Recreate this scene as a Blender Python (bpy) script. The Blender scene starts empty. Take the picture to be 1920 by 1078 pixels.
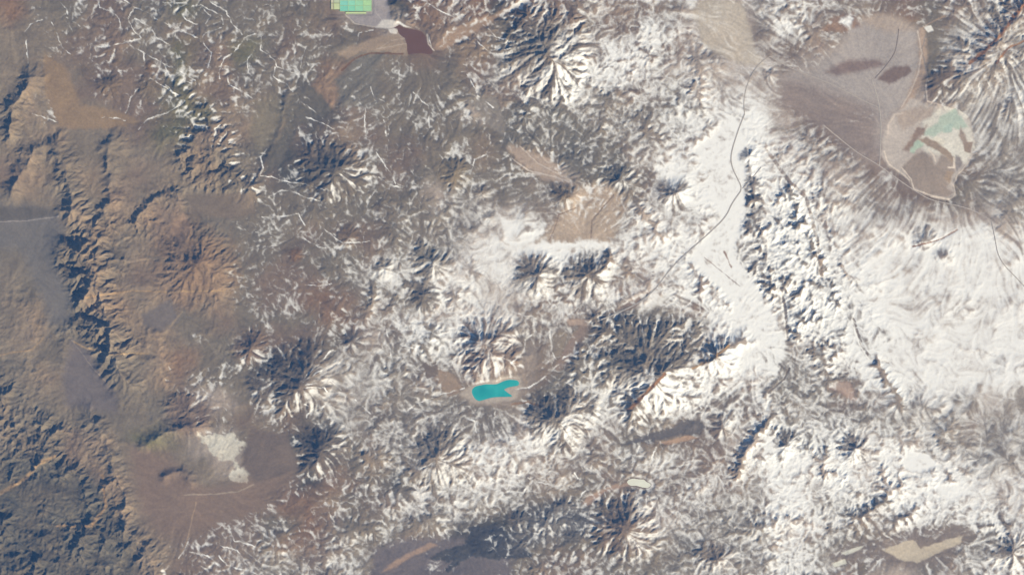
import bpy, math, random, time
import numpy as np
T0 = time.time()

# ------------------------------------------------------------------ camera, sky, sun
# 1 unit = 10 photograph pixels = roughly one kilometre.  X right, Y up in the picture, Z towards the camera.
S = bpy.context.scene
W0, H0 = 1920.0, 1078.0
CAM_Z = 400.0
cam_d = bpy.data.cameras.new('camera'); cam = bpy.data.objects.new('camera', cam_d)
S.collection.objects.link(cam); S.camera = cam
cam.location = (0, 0, CAM_Z)
cam_d.sensor_width = 36.0; cam_d.lens = 36.0 * CAM_Z / (W0 / 10)
cam_d.clip_start = 0.5; cam_d.clip_end = 6000.0

SUN_EL, SUN_AZ = math.radians(35), math.radians(-47)     # azimuth measured from +X, light comes from the lower right
world = bpy.data.worlds.new('World'); S.world = world; world.use_nodes = True
wn = world.node_tree.nodes; wl = world.node_tree.links
bg = wn['Background']; sky = wn.new('ShaderNodeTexSky'); sky.sky_type = 'NISHITA'
sky.sun_disc = False; sky.sun_elevation = SUN_EL; sky.sun_rotation = math.radians(90) - SUN_AZ
sky.altitude = 4000; sky.air_density = 1.0; sky.dust_density = 0.3; sky.ozone_density = 2.0
wl.new(sky.outputs[0], bg.inputs[0]); bg.inputs[1].default_value = 0.062
sun_d = bpy.data.lights.new('sun', 'SUN'); sun_d.energy = 4.7; sun_d.angle = math.radians(0.5)
sun_d.color = (1.0, 0.93, 0.805)
sun = bpy.data.objects.new('sun', sun_d); S.collection.objects.link(sun)
sun.rotation_euler = (math.radians(90) - SUN_EL, 0, SUN_AZ + math.radians(90))
sun.location = (60, -60, 120)
S.view_settings.view_transform = 'Standard'; S.view_settings.look = 'None'
S.view_settings.exposure = 0.90; S.view_settings.gamma = 1.0
S.render.film_transparent = False
S.cycles.use_denoising = True
S.cycles.volume_bounces = 0
S.cycles.max_bounces = 4
S.cycles.diffuse_bounces = 2

# ------------------------------------------------------------------ helpers
def lin(c):
    c = np.asarray(c, float) / 255.0
    return np.where(c <= .04045, c / 12.92, ((c + .055) / 1.055) ** 2.4)
AIR = np.array([.008, .026, .066])         # light the air adds above the ground (see haze at the end)
def alb(c):                                # photograph colour of a sunlit flat surface -> base colour of the ground
    return np.clip((lin(c) - AIR) / 1.17, .01, .9)

def hsh(ix, iy, seed):
    h = (ix.astype(np.int64) * 374761393 + iy.astype(np.int64) * 668265263 + seed * 974634777) & 0xffffffff
    h = ((h ^ (h >> 13)) * 1274126177) & 0xffffffff
    h = ((h ^ (h >> 16)) * 2246822519) & 0xffffffff
    return (h ^ (h >> 15)) & 0xffffffff
def perlin(x, y, seed=0):
    xi = np.floor(x); yi = np.floor(y); fx = (x - xi).astype(np.float32); fy = (y - yi).astype(np.float32)
    xi = xi.astype(np.int64); yi = yi.astype(np.int64)
    u = fx * fx * fx * (fx * (fx * 6 - 15) + 10); v = fy * fy * fy * (fy * (fy * 6 - 15) + 10)
    tab = np.linspace(0, 2 * math.pi, 257)[:256]; ct = np.cos(tab).astype(np.float32); st = np.sin(tab).astype(np.float32)
    def g(dx, dy):
        k = hsh(xi + dx, yi + dy, seed) & 255
        return ct[k] * (fx - dx) + st[k] * (fy - dy)
    a = g(0, 0); b = g(1, 0); c = g(0, 1); d = g(1, 1)
    a = a + u * (b - a); c = c + u * (d - c)
    return (a + v * (c - a)) * 1.5
def fbm(x, y, wl, octv, seed, gain=.5):
    r = 0; a = 1; n = 0
    for k in range(octv):
        r = r + a * perlin(x / wl + 17.3 * k, y / wl - 9.1 * k, seed + k); n += a * a; a *= gain; wl /= 2.03
    return r / math.sqrt(n)
def smooth(a, b, x):
    t = np.clip((x - a) / (b - a), 0, 1); return t * t * (3 - 2 * t)
def bilin(G, gx, gy):
    h, w = G.shape[:2]
    gx = np.clip(gx, 0, w - 1.001); gy = np.clip(gy, 0, h - 1.001)
    x = gx.astype(int); y = gy.astype(int); fx = gx - x; fy = gy - y
    if G.ndim == 3: fx = fx[..., None]; fy = fy[..., None]
    return (G[y, x] * (1 - fx) + G[y, x + 1] * fx) * (1 - fy) + (G[y + 1, x] * (1 - fx) + G[y + 1, x + 1] * fx) * fy
def blur(A, r):
    k = np.exp(-.5 * (np.arange(-int(3 * r), int(3 * r) + 1) / r) ** 2); k /= k.sum(); n = len(k) // 2
    for ax in (0, 1):
        P = np.pad(A, [(n, n) if i == ax else (0, 0) for i in range(A.ndim)], mode='edge'); R = 0
        for i, w in enumerate(k):
            R = R + w * np.take(P, range(i, i + A.shape[ax]), axis=ax)
        A = R
    return A
def poly_sd(px, py, pts):                  # signed distance, positive inside
    d = np.full(px.shape, 1e9); ins = np.zeros(px.shape, bool); n = len(pts)
    for i in range(n):
        ax, ay = pts[i]; bx, by = pts[(i + 1) % n]; ex, ey = bx - ax, by - ay
        t = np.clip(((px - ax) * ex + (py - ay) * ey) / (ex * ex + ey * ey + 1e-9), 0, 1)
        d = np.minimum(d, (px - ax - t * ex) ** 2 + (py - ay - t * ey) ** 2)
        c = (ay > py) != (by > py)
        if ey != 0: ins ^= c & (px < ex * (py - ay) / ey + ax)
    d = np.sqrt(d); return np.where(ins, d, -d)
def line_d(px, py, pts):                   # distance to a line, side, and position along it 0..1
    best = np.full(px.shape, 1e12); side = np.zeros(px.shape); par = np.zeros(px.shape); L = 0; tot = 0
    for (ax, ay), (bx, by) in zip(pts, pts[1:]): tot += math.hypot(bx - ax, by - ay)
    for (ax, ay), (bx, by) in zip(pts, pts[1:]):
        ex, ey = bx - ax, by - ay; l = math.hypot(ex, ey)
        t = np.clip(((px - ax) * ex + (py - ay) * ey) / (l * l + 1e-9), 0, 1)
        d = (px - ax - t * ex) ** 2 + (py - ay - t * ey) ** 2
        c = ex * (py - ay) - ey * (px - ax); m = d < best
        best = np.where(m, d, best); side = np.where(m, c, side); par = np.where(m, (L + t * l) / tot, par); L += l
    return np.sqrt(best), side, par
def rounded(pts, n=2):                     # Chaikin corner cutting for closed outlines
    for _ in range(n):
        q = []
        for i in range(len(pts)):
            a = pts[i]; b = pts[(i + 1) % len(pts)]
            q += [(a[0] * .75 + b[0] * .25, a[1] * .75 + b[1] * .25), (a[0] * .25 + b[0] * .75, a[1] * .25 + b[1] * .75)]
        pts = q
    return pts

# ------------------------------------------------------------------ the map: broad fields on a 48 x 28 grid
SNOW = '''
010121122223 112100023422 333445546555 665543323334
011112212122 111111112221 344344875553 765500003545
001121131111 221111000123 356588655444 432000005555
000110123112 332122211135 556787655555 421000003655
000010111212 221111112244 458655666666 432000003556
001000112211 111111111113 344544466779 541000013446
000000001211 012132122113 223444567899 652100036556
000000000001 100213211222 113334777798 765321123444
000000000000 110112321233 243223489998 776432113344
000000000001 221112221343 342333379997 886653212344
000000000001 222122334464 644335666797 886766654345
000000000001 121112344557 987766777997 777778767756
000000000002 211223343688 578657788885 767788899988
000000000001 222245656777 355464678876 876789999999
000000000001 232124436765 666566677899 766799999999
000000000001 222124665676 555456655898 777699888888
000000000112 222123677766 444333444789 756788998888
000000000001 322345555555 333333466799 666768899999
000000001220 233565544446 223555677777 555678998999
000000000230 223445444444 434566777667 555555777655
000000000110 223355544444 456665555566 666655555555
000000000001 011234555666 776543333346 877857665555
000000000000 011233455577 655446665448 887868887655
000000000000 011223334666 654334546556 877877788877
000000000001 111123466655 433334555555 886767888776
000000000133 211333444432 222433455555 777655776776
000000002233 333343422211 222223444555 776422244556
000000001334 444454311112 333333345555 776522245566
'''
SOIL = '''
rtggppggvggg gggpwgdrrrrd rprprrrpwwwp prrpoprgppgr
tttgppggpggg gpgpgpwppppg drrgrrrrwwwp rprtwwogggrg
tttpppggvppv gpgggotrpoog ddrrrrrrwpwp rpwwwwoggrog
ttptppppvopg gggrrgggggrg rrpprrrwwwww pwwpppwgrogg
totppppgvopt tggogggggggr rggggrrgwwww wppppwwpggpg
totttpppvvot tdgdpgggggwg gggggggggwww wpppppwwwggg
ttotttpvvppo tpdpopgggggg ggggggppwwww rrpppwwwwggg
totttttttotg ddpgogppggog otgggppwwwww wrppwpoowggg
pottotpttogg pddgggpggggg gowgggpwwwww wwrwppppopgg
totttptottgg ggggggggwggg gtottgppwwww wwpwppppgggg
ggtotooppggg gggggggggggw wpotoowppwww wwwwppppwpwg
gggtottppggg ggpgppggggww wwootwwwwwww wrrwwwwpwwww
ggggotogppog gpgggpgggwww wwwgpwwwwwww wwrwwwwrwwww
tgggotpppoog pppgggggwwww ddggrrwwwwww wwrwwwwrwwww
tgggootopoog pprrpgggwwww wrrrwwwrrwww wwwwwwwwwwww
togggootggpg gggrpppwwwww pprppgggrpww wrrwpwwwwwww
togggtootggg pppgpwpggppp gpgpgggggwww wrrwppwwwwww
gtggggtorggg dddggtggggpp goppggggwoww gggrowrwwwww
gtogggtoptgg ddttgggpppot opggggpowwww gggoropwwwww
gggtgggggwwg ttpgpggggggo gdggggoppppp gggrprpwggwg
tgggtggggpgp tptdgpgggggg wwgppgggpppp gggggggggogg
tggpotvvtwwg tddggpggggww wwgppgooppww gggowwwggggg
ttgpottptgww ppgpgogggwww wrrpogoprrpw wwwwwwwwwggg
pdttpottpttg ppdrpgdgggww poogppppprro wwwwwwwwwwww
dpdopottpptp prrogpppppgg gggggppppggg wwggggwwpwww
dpdpdotppppp ggrpgggggddd dddggpwwgggg wwwgppppppgp
dpddpdtopppp grrpgggooddd ggggggggdggg wwggtttttggw
ddpdpdptpppp ggppggopgddg gpppgggggggg gggrgwwgrgpp
'''
PAL = dict(t=(137, 125, 114), o=(149, 131, 116), g=(127, 118, 110), p=(131, 115, 107), r=(138, 114, 102),
           v=(118, 114, 98), d=(88, 88, 92), w=(178, 163, 150))  # d cells at the lower left also darken the ground for slope shade
RELIEF = '''
334443432565666433632256
324444433235666653421166
513355333345666553321156
532377243333555444651024
353378254443345336654134
038733334454234435853324
188464334554434556863211
588433344555455546863222
449536334545535663662212
812463544444225555643332
972342355554354445665553
985223345556455555566555
999412555554545565665445
999645554333544555542245
'''
# volcanoes and cones: x, y, radius, height / radius, crater radius, tint, label
VOLC = [
 (370, 500, 88, .30, 0, (142, 120, 106), 'broad reddish brown volcano with long lava ridges fanning north, east of the small round crater'),
 (622, 325, 66, .44, 0, (107, 101, 100), 'dark volcano with a blue shaded fan, east of the tan scarp in the upper left'),
 (205, 160, 24, .42, 4, (120, 107, 99), 'small dark ash cone standing at the edge of the tan plain'),
 (281, 166, 26, .36, 0, (127, 113, 102), 'low dark cone ringed by a pale snow-lined track, right of the small ash cone'),
 (281, 124, 13, .45, 0, (125, 104, 92), 'tiny reddish cone with a dark blue shaded side beside the snow streaks'),
 (217, 115, 10, .40, 0, (125, 109, 99), 'tiniest dark cone above the small ash cone'),
 (1028, 103, 88, .42, 0, (107, 99, 96), 'great dark volcano with white snow ribs radiating from its summit at the top'),
 (1062, 366, 32, .48, 5, (111, 101, 96), 'dark twin-peaked volcano at the head of the striped tan fan'),
 (1162, 338, 34, .50, 0, (95, 94, 99), 'steep blue-black volcano beside a small white snowfield'),
 (1266, 363, 36, .46, 0, (130, 120, 115), 'grey cone standing alone on the white snow plain left of the road bend'),
 (1006, 516, 46, .46, 0, (115, 104, 99), 'dark ribbed cone on the left below the white snow band'),
 (1098, 518, 44, .48, 0, (120, 109, 102), 'snow-dusted blue shaded volcano right of the dark ribbed cone'),
 (917, 657, 72, .40, 6, (138, 105, 92), 'reddish-topped volcano with white snow ribs just north of the turquoise lake'),
 (1214, 688, 98, .36, 0, (115, 105, 100), 'wide dark volcano streaked with fine snow lines, east of the turquoise lake'),
 (1044, 786, 66, .46, 6, (107, 99, 97), 'dark petal-shaped volcano southeast of the turquoise lake'),
 (570, 712, 82, .38, 0, (113, 103, 100), 'large volcano with a dark blue west fan and bright snow on its east flank'),
 (604, 842, 52, .46, 0, (107, 101, 102), 'rounded dark blue cone with faint snow ribs left of bottom centre'),
 (470, 650, 38, .42, 0, (127, 109, 102), 'isolated dark cone with a little snow on its southern foot in the left half'),
 (662, 640, 24, .50, 0, (103, 99, 102), 'small blue-black cone beside a round bright snow patch'),
 (796, 556, 32, .46, 0, (111, 105, 102), 'dark hill with deep blue gullies at the edge of the snow in the centre'),
 (1172, 990, 66, .40, 5, (125, 108, 102), 'snow-ribbed volcano directly below the small white lake'),
 (822, 856, 66, .32, 0, (127, 113, 106), 'broad low volcano covered in curling snow lines, southwest of the petal-shaped volcano'),
 (1600, 840, 34, .48, 0, (127, 114, 109), 'snowy peak with a deep blue hollow in the lower right'),
 (1472, 832, 30, .48, 0, (120, 110, 105), 'white peak with a dark blue east hollow left of the deeper snowy hollow'),
 (1896, 1038, 36, .48, 0, (127, 113, 106), 'dark grooved cone at the lower right corner'),
 (1345, 666, 42, .42, 0, (130, 112, 104), 'snow-covered peak on the red ridge, right of the wide dark volcano'),
 (1770, 482, 22, .42, 0, (150, 140, 135), 'rounded white hill with a soft blue shaded side on the right snowfield'),
 (1735, 448, 26, .40, 0, (140, 130, 125), 'grey-white hill above the rounded white hill on the right snowfield'),
 (710, 394, 15, .42, 0, (110, 101, 98), 'small dark hill in the patchy snow left of centre'),
 (655, 443, 24, .40, 0, (120, 105, 98), 'dark hill with long ridges trailing west, below left of the small dark hill'),
 (556, 478, 15, .42, 0, (130, 104, 92), 'small brown cone with a dark side on the snow-lined plateau'),
 (806, 490, 40, .44, 0, (107, 104, 102), 'rugged blue-black mountain at the western edge of the central snow'),
 (722, 502, 24, .42, 0, (113, 107, 104), 'dark snow-flecked hill left of the rugged blue-black mountain'),
 (1345, 1042, 34, .40, 0, (127, 109, 102), 'dark-hollowed peak among mottled snow near the bottom, right of the snow-ribbed volcano'),
 (972, 972, 22, .44, 0, (123, 109, 102), 'small dark cone with a snowy foot left of the snow-ribbed volcano'),
 (1404, 296, 24, .40, 0, (127, 115, 110), 'isolated dark-blue hill beside the road on the white plain'),
 (1112, 770, 28, .44, 0, (120, 110, 106), 'smooth snowy dome with a blue hollow right of the petal-shaped volcano'),
 (850, 326, 34, .34, 0, (135, 122, 108), 'pale hill with a yellowish rim in the upper centre'),
 (915, 408, 17, .46, 0, (115, 109, 106), 'small blue-black peak at the west end of the snowfield'),
 (903, 362, 17, .44, 0, (120, 111, 106), 'small grooved peak above the blue-black peak'),
 (1444, 140, 16, .38, 0, (140, 130, 125), 'small blue-white hill at the apex of the grey plain'),
 (1300, 800, 17, .34, 0, (99, 87, 80), 'dark lava dome at the head of the grey lava flow'),
 (1350, 800, 24, .42, 0, (128, 110, 104), 'peak with a blue shaded side right of the dark lava dome'),
 (485, 730, 30, .40, 0, (107, 101, 102), 'dark blue ridge west of the large volcano with the bright east flank'),
 (352, 772, 48, .32, 0, (128, 110, 104), 'eroded brown mountain with pale snow ribs on its eastern side'),
 (768, 925, 17, .40, 0, (105, 101, 100), 'small dark hill in the snow near the bottom, left of centre'),
 (700, 600, 0, 0, 0, None, ''),
]
VOLC = [v for v in VOLC if v[2] > 0]
# ridges: points, width on side 1 (west of a line running south), width on side 2, height
RIDGE = [
 ([(150, 470), (188, 500), (190, 540), (206, 580), (212, 620), (228, 660)], 74, 30, 3.3),
 ([(232, 660), (240, 700), (252, 722)], 60, 26, 2.0),
 ([(150, 395), (170, 430), (195, 455)], 48, 32, 2.0),
 ([(64, 145), (45, 180), (30, 200), (22, 250)], 30, 24, 2.0),
 ([(102, 270), (118, 300), (128, 340), (140, 372), (130, 400)], 38, 40, 2.0),
 ([(66, 285), (50, 320), (20, 360)], 30, 28, 1.5),
 ([(205, 275), (203, 330), (206, 375), (196, 392)], 22, 46, 1.5),
 ([(264, 396), (296, 372), (325, 358)], 40, 12, 1.1),
 ([(334, 360), (343, 385)], 36, 10, .9),
 ([(342, 285), (344, 320), (335, 345)], 10, 30, .4),
 ([(378, 250), (425, 292), (436, 335), (468, 352)], 56, 26, 1.8),
 ([(330, 160), (380, 220), (425, 255)], 28, 26, 1.2),
 ([(543, 160), (528, 240), (500, 300), (484, 345)], 12, 22, .5),
 ([(185, 790), (215, 850), (232, 920), (248, 990), (285, 1040), (300, 1078)], 50, 14, 2.4),
 ([(72, 790), (92, 815), (90, 845), (70, 865)], 24, 40, 1.3),
 ([(140, 875), (160, 905), (175, 940), (172, 975)], 40, 22, 1.9),
 ([(0, 790), (30, 800), (45, 830)], 20, 14, .8),
 ([(380, 800), (330, 805), (270, 830)], 22, 24, 1.2),
 ([(308, 895), (340, 880), (360, 905)], 24, 18, 1.1),
 ([(1245, 690), (1222, 722), (1186, 768)], 26, 34, 1.3),
 ([(1395, 635), (1362, 655), (1325, 682)], 30, 30, 1.1),
 ([(1920, 10), (1880, 60), (1845, 100), (1820, 122), (1770, 150)], 70, 80, 1.5),
 ([(1870, 130), (1920, 90)], 60, 60, .9),
 ([(742, 10), (748, 35), (770, 60)], 26, 40, .9),
 ([(1410, 330), (1412, 390), (1398, 440)], 18, 10, .5),
 ([(1430, 430), (1450, 480), (1462, 540)], 36, 14, .7),
 ([(1480, 350), (1500, 410), (1540, 470), (1575, 560)], 30, 12, .55),
 ([(1600, 590), (1625, 660), (1655, 700)], 24, 12, .6),
 ([(1640, 680), (1690, 748)], 36, 16, .7),
 ([(1545, 880), (1580, 890)], 24, 18, .9),
 ([(1690, 905), (1640, 950), (1600, 975)], 26, 30, .8),
 ([(1710, 960), (1675, 975)], 20, 20, .9),
 ([(960, 620), (900, 640)], 20, 20, .6),
 ([(1430, 800), (1400, 850), (1378, 900)], 28, 16, 1.3),
 ([(700, 540), (690, 590)], 26, 16, .9),
 ([(960, 60), (990, 30)], 30, 22, .9),
 ([(1120, 520), (1145, 480)], 22, 22, 1.0),
 ([(1170, 515), (1140, 480)], 18, 18, .6),
 ([(1240, 450), (1225, 420), (1200, 405)], 26, 22, .8),
 ([(1300, 500), (1310, 540)], 20, 20, .7),
]
# gorges: points, half width, depth
GORGE = [
 ([(290, 632), (286, 662), (245, 664), (210, 655), (140, 637)], 5, .45),
 ([(108, 614), (82, 630), (66, 665), (58, 690)], 5, .5), ([(46, 708), (26, 758)], 5, .6),
 ([(1440, 450), (1462, 540), (1470, 600), (1478, 640)], 8, .8),
 ([(1530, 430), (1560, 500), (1590, 560), (1602, 610), (1612, 650), (1632, 676)], 9, .9),
 ([(1370, 480), (1420, 540)], 4, .25), ([(1320, 470), (1370, 540)], 2.5, .12),
 ([(1880, 1000), (1850, 940), (1800, 900), (1760, 850), (1720, 800)], 6, .5),
 ([(620, 150), (640, 130), (680, 100)], 5, .3), ([(620, 150), (650, 120), (690, 98), (640, 180), (622, 205)], 4, .2),
 ([(1135, 745), (1125, 800)], 8, .5),
]
# painted ground: outline, colour, snow cover, relief factor, edge softness, edge wobble
P = [
 ([(-160, 830), (60, 850), (150, 870), (205, 920), (240, 1000), (285, 1110), (-160, 1110)], (106, 102, 100), 0, 1.12, 34, 16),  # lower left corner darkened, slope shade put into the ground colour
 ([(1440, 430), (1488, 340), (1530, 420), (1565, 500), (1612, 600), (1640, 680), (1600, 660), (1560, 630), (1480, 640), (1450, 540)], (128, 121, 117), .87, 1.0, 20, 12),
 ([(1380, 470), (1420, 430), (1450, 480), (1470, 560), (1440, 560), (1400, 520)], (118, 112, 111), .76, 1.05, 16, 10),
 ([(1395, 330), (1425, 330), (1432, 400), (1420, 445), (1396, 440)], (112, 106, 108), .6, 1.2, 7, 6),
 ([(-150, 385), (60, 385), (112, 402), (122, 432), (100, 480), (135, 560), (130, 600), (95, 610), (80, 560), (40, 470), (-150, 450)], (122, 117, 115), 0, .09, 22, 9),
 ([(-150, 388), (40, 388), (70, 386), (112, 402), (60, 412), (-150, 417)], (110, 105, 104), 0, 1, 9, 4),
 ([(84, 100), (125, 130), (150, 195), (235, 212), (262, 230), (200, 243), (110, 240), (85, 180)], (152, 130, 110), 0, .10, 8, 8),
 ([(135, 638), (170, 658), (190, 700), (222, 742), (220, 775), (125, 760), (118, 700)], (122, 114, 114), 0, .1, 18, 8),
 ([(370, 812), (430, 812), (460, 826), (478, 830), (445, 848), (440, 862), (468, 884), (462, 900), (432, 900), (440, 872), (400, 850)], (214, 205, 186), 0, .4, 5, 20),
 ([(240, 832), (300, 850), (380, 915), (480, 892), (545, 880), (480, 960), (400, 990), (345, 1000), (300, 990), (262, 960)], (136, 118, 109), 0, .16, 30, 10),
 ([(470, 800), (540, 815), (560, 880), (480, 905), (450, 870)], (122, 110, 106), 0, .15, 10, 6),
 ([(560, 142), (585, 158), (625, 205), (600, 225), (560, 235), (530, 300), (484, 345), (512, 290), (535, 230), (548, 170)], (110, 105, 102), .04, .3, 9, 8),
 ([(585, 158), (625, 205), (640, 165), (680, 105), (640, 125), (600, 140)], (146, 124, 110), .05, .6, 8, 7),
 ([(480, 190), (525, 175), (535, 215), (520, 260), (490, 290), (470, 250)], (142, 131, 116), .05, .3, 16, 10),
 ([(630, 100), (700, 72), (747, 66), (762, 84), (764, 105), (690, 99), (650, 112)], (166, 146, 128), .03, .12, 6, 5),
 ([(652, 30), (700, -20), (722, -20), (735, 40), (750, 48), (742, 55), (708, 52), (690, 50), (665, 42)], (170, 160, 156), 0, .04, 4, 3),
 ([(705, 53), (716, 38), (738, 38), (748, 46), (735, 54)], (222, 212, 198), 0, .04, 3, 3),
 ([(728, 56), (740, 54), (746, 58), (744, 64), (732, 63)], (225, 215, 200), 0, .04, 1.5, 1),
 ([(812, 92), (840, 60), (880, 42), (925, 30), (990, -5), (995, 8), (940, 30), (900, 58), (830, 96)], (168, 142, 122), .04, .1, 5, 4),
 ([(675, 100), (730, 100), (700, 125), (720, 200), (640, 200), (630, 150)], (126, 120, 114), .08, .5, 10, 8),
 ([(955, 268), (992, 284), (1036, 300), (1060, 330), (1082, 348), (1020, 338), (975, 305), (950, 280)], (184, 163, 145), .10, .2, 7, 6),
 ([(880, 190), (930, 180), (960, 268), (920, 240)], (150, 140, 130), .08, .3, 6, 6),
 ([(1052, 400), (1085, 350), (1140, 345), (1172, 372), (1158, 430), (1140, 460), (1040, 457), (1010, 452)], (190, 169, 148), .22, .42, 18, 9),
 ([(930, 395), (980, 430), (1010, 452), (1140, 450), (1150, 462), (1080, 470), (1040, 484), (960, 480)], (190, 170, 150), .95, .25, 14, 12),
 ([(1295, 20), (1340, -20), (1395, 10), (1415, 90), (1440, 130), (1380, 118), (1320, 90)], (194, 180, 162), .18, .25, 8, 6),
 ([(1600, 40), (1650, 44), (1722, 55), (1724, 120), (1700, 190), (1664, 228), (1650, 292), (1600, 262), (1540, 220), (1450, 140), (1520, 132), (1575, 90)], (180, 168, 158), .02, .07, 22, 10),
 ([(1470, 145), (1560, 170), (1645, 205), (1650, 295), (1700, 352), (1620, 300), (1530, 235), (1450, 190)], (152, 137, 129), .06, .10, 34, 12),
 ([(1548, 136), (1580, 116), (1640, 111), (1664, 120), (1620, 134), (1570, 142)], (142, 124, 118), 0, 1, 10, 8),
 ([(1644, 149), (1668, 128), (1705, 122), (1712, 135), (1688, 150), (1668, 158)], (134, 116, 110), 0, 1, 6, 6),
 ([(1722, 52), (1735, 58), (1739, 100), (1735, 140), (1706, 198), (1688, 206), (1715, 150), (1724, 110)], (184, 160, 140), 0, .1, 7, 5),
 ([(1608, 38), (1650, 25), (1700, 40), (1715, 56), (1660, 62)], (184, 166, 150), 0, .2, 14, 8),
 ([(1540, 60), (1560, 35), (1600, 25), (1612, 50), (1580, 62)], (156, 130, 114), .05, .4, 10, 8),
 ([(1570, 42), (1592, 27), (1600, 34), (1596, 56)], (200, 192, 184), .8, .5, 6, 5),
 ([(1730, 50), (1745, 48), (1751, 58), (1740, 62)], (232, 226, 212), .0, .1, 2, 2),
 ([(1300, 280), (1375, 215), (1400, 260), (1395, 400), (1372, 470), (1432, 560), (1370, 560), (1290, 490), (1350, 410), (1320, 330)], None, .945, .14, 10, 9),
 ([(1225, 310), (1330, 318), (1330, 400), (1290, 385), (1240, 330)], None, .90, .4, 14, 8),
 ([(1375, 560), (1440, 570), (1478, 645), (1455, 705), (1400, 680), (1366, 640)], None, .94, .3, 8, 9),
 ([(1640, 480), (1710, 448), (1800, 430), (1850, 420), (1900, 470), (1960, 520), (1900, 545), (1700, 535), (1620, 520)], None, .925, .34, 20, 10),
 ([(1700, 600), (1800, 640), (1960, 640), (1960, 700), (1800, 712), (1690, 700)], None, .92, .35, 22, 10),
 ([(1600, 560), (1700, 540), (1930, 560), (1920, 590), (1700, 590)], None, .88, .4, 24, 10),
 ([(1595, 600), (1612, 640), (1632, 690), (1600, 700), (1585, 640)], None, .95, .4, 6, 5),
 ([(1690, 865), (1700, 845), (1740, 850), (1755, 875), (1725, 885), (1700, 880)], None, .98, .15, 4, 4),
 ([(1750, 915), (1790, 905), (1830, 925), (1790, 932)], None, .97, .2, 5, 5),
 ([(1440, 815), (1460, 820), (1462, 845), (1430, 850)], None, .97, .4, 5, 4),
 ([(1552, 728), (1572, 714), (1595, 718), (1602, 742), (1612, 755), (1585, 742)], (190, 165, 148), .12, .25, 8, 8),
 ([(1545, 1045), (1580, 1020), (1640, 1010), (1720, 990), (1800, 985), (1830, 1005), (1760, 1060), (1700, 1065), (1600, 1050)], (144, 131, 123), .2, .35, 18, 12),
 ([(1655, 1030), (1700, 1013), (1712, 1011), (1726, 1027), (1806, 1002), (1800, 1018), (1750, 1040), (1720, 1055), (1686, 1048)], (206, 190, 166), 0, .04, 3, 5),
 ([(1576, 1036), (1600, 1027), (1620, 1021), (1612, 1030), (1585, 1040)], (226, 220, 200), 0, .05, 2, 2),
 ([(1560, 1056), (1584, 1047), (1588, 1056), (1565, 1063)], (222, 216, 196), 0, .05, 2, 2),
 ([(700, 1030), (760, 1005), (870, 1005), (960, 1030), (960, 1100), (690, 1100)], (117, 110, 113), .05, .25, 22, 12),
 ([(806, 1043), (868, 1018), (884, 1006), (876, 988), (935, 982), (962, 1004), (1000, 1040), (950, 1050), (884, 1043), (866, 1052), (842, 1073), (834, 1068), (848, 1052), (818, 1050)], (82, 85, 95), .08, .5, 4, 10),
 ([(808, 1017), (820, 1023), (768, 1044), (746, 1062), (716, 1073), (742, 1048), (768, 1036)], (166, 141, 125), 0, .1, 5, 5),
 ([(1098, 932), (1135, 914), (1176, 904), (1178, 911), (1140, 920), (1122, 934), (1100, 950), (1092, 944)], (172, 147, 131), .02, .12, 6, 6),
 ([(1165, 834), (1200, 816), (1262, 800), (1276, 788), (1310, 784), (1325, 800), (1300, 816), (1278, 815), (1220, 828)], (114, 109, 110), .04, .3, 6, 6),
 ([(1236, 829), (1290, 816), (1312, 820), (1250, 834)], (182, 152, 130), .03, .2, 3, 3),
 ([(962, 690), (972, 650), (1000, 636), (1012, 660), (1006, 710), (990, 740), (960, 762), (905, 764), (878, 748), (862, 740), (880, 722), (930, 706)], (156, 142, 131), .07, .2, 20, 10),
 ([(862, 738), (880, 724), (900, 716), (940, 708), (976, 706), (980, 722), (966, 748), (910, 758), (882, 756)], (188, 174, 158), .0, .06, 9, 4),
 ([(1066, 640), (1088, 612), (1118, 604), (1104, 636), (1078, 664), (1050, 700), (1040, 690)], (148, 130, 120), .06, .15, 4, 4),
 ([(1058, 598), (1116, 599), (1112, 610), (1068, 610)], (188, 164, 146), .05, .1, 3, 3),
 ([(1030, 640), (1040, 620), (1065, 625), (1052, 668), (1042, 670)], (152, 138, 124), .1, .3, 3, 3),
 ([(1185, 592), (1230, 556), (1262, 548), (1232, 580), (1200, 600)], (196, 184, 168), .6, .1, 3, 4),
 ([(1120, 600), (1180, 565), (1228, 540), (1186, 580)], (150, 132, 122), .08, .2, 3, 3),
 ([(820, 690), (850, 700), (870, 730), (840, 745), (810, 700)], (160, 140, 124), .06, .15, 6, 5),
 ([(790, 680), (818, 678), (822, 705), (800, 710)], (128, 116, 110), .04, .2, 4, 4),
 ([(265, 590), (320, 560), (335, 600), (300, 620), (270, 610)], (126, 117, 114), 0, .12, 8, 5),
 ([(350, 365), (480, 362), (480, 400), (430, 412), (360, 400)], (132, 119, 110), 0, .15, 8, 5),
 ([(320, 420), (345, 400), (362, 430), (340, 455), (322, 440)], (156, 132, 116), 0, .3, 6, 4),
 ([(1100, 590), (1240, 575), (1330, 600), (1290, 690), (1160, 690), (1080, 660), (1105, 620)], (124, 116, 110), .36, .82, 18, 12),
 ([(1080, 665), (1160, 660), (1180, 690), (1120, 700), (1060, 740), (1015, 735)], (124, 117, 111), .32, .8, 16, 11),
 ([(940, 270), (960, 190), (1050, 200), (1150, 260), (1190, 330), (1130, 335), (1070, 320), (1030, 280)], (120, 114, 108), .34, 1, 18, 12),
 ([(640, 760), (880, 762), (960, 770), (960, 800), (900, 830), (760, 840), (650, 800)], (120, 112, 108), .42, 1, 18, 12),
 ([(960, 960), (1060, 930), (1120, 960), (1100, 1010), (960, 1030)], (106, 104, 107), .28, .9, 26, 16),
]
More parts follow.
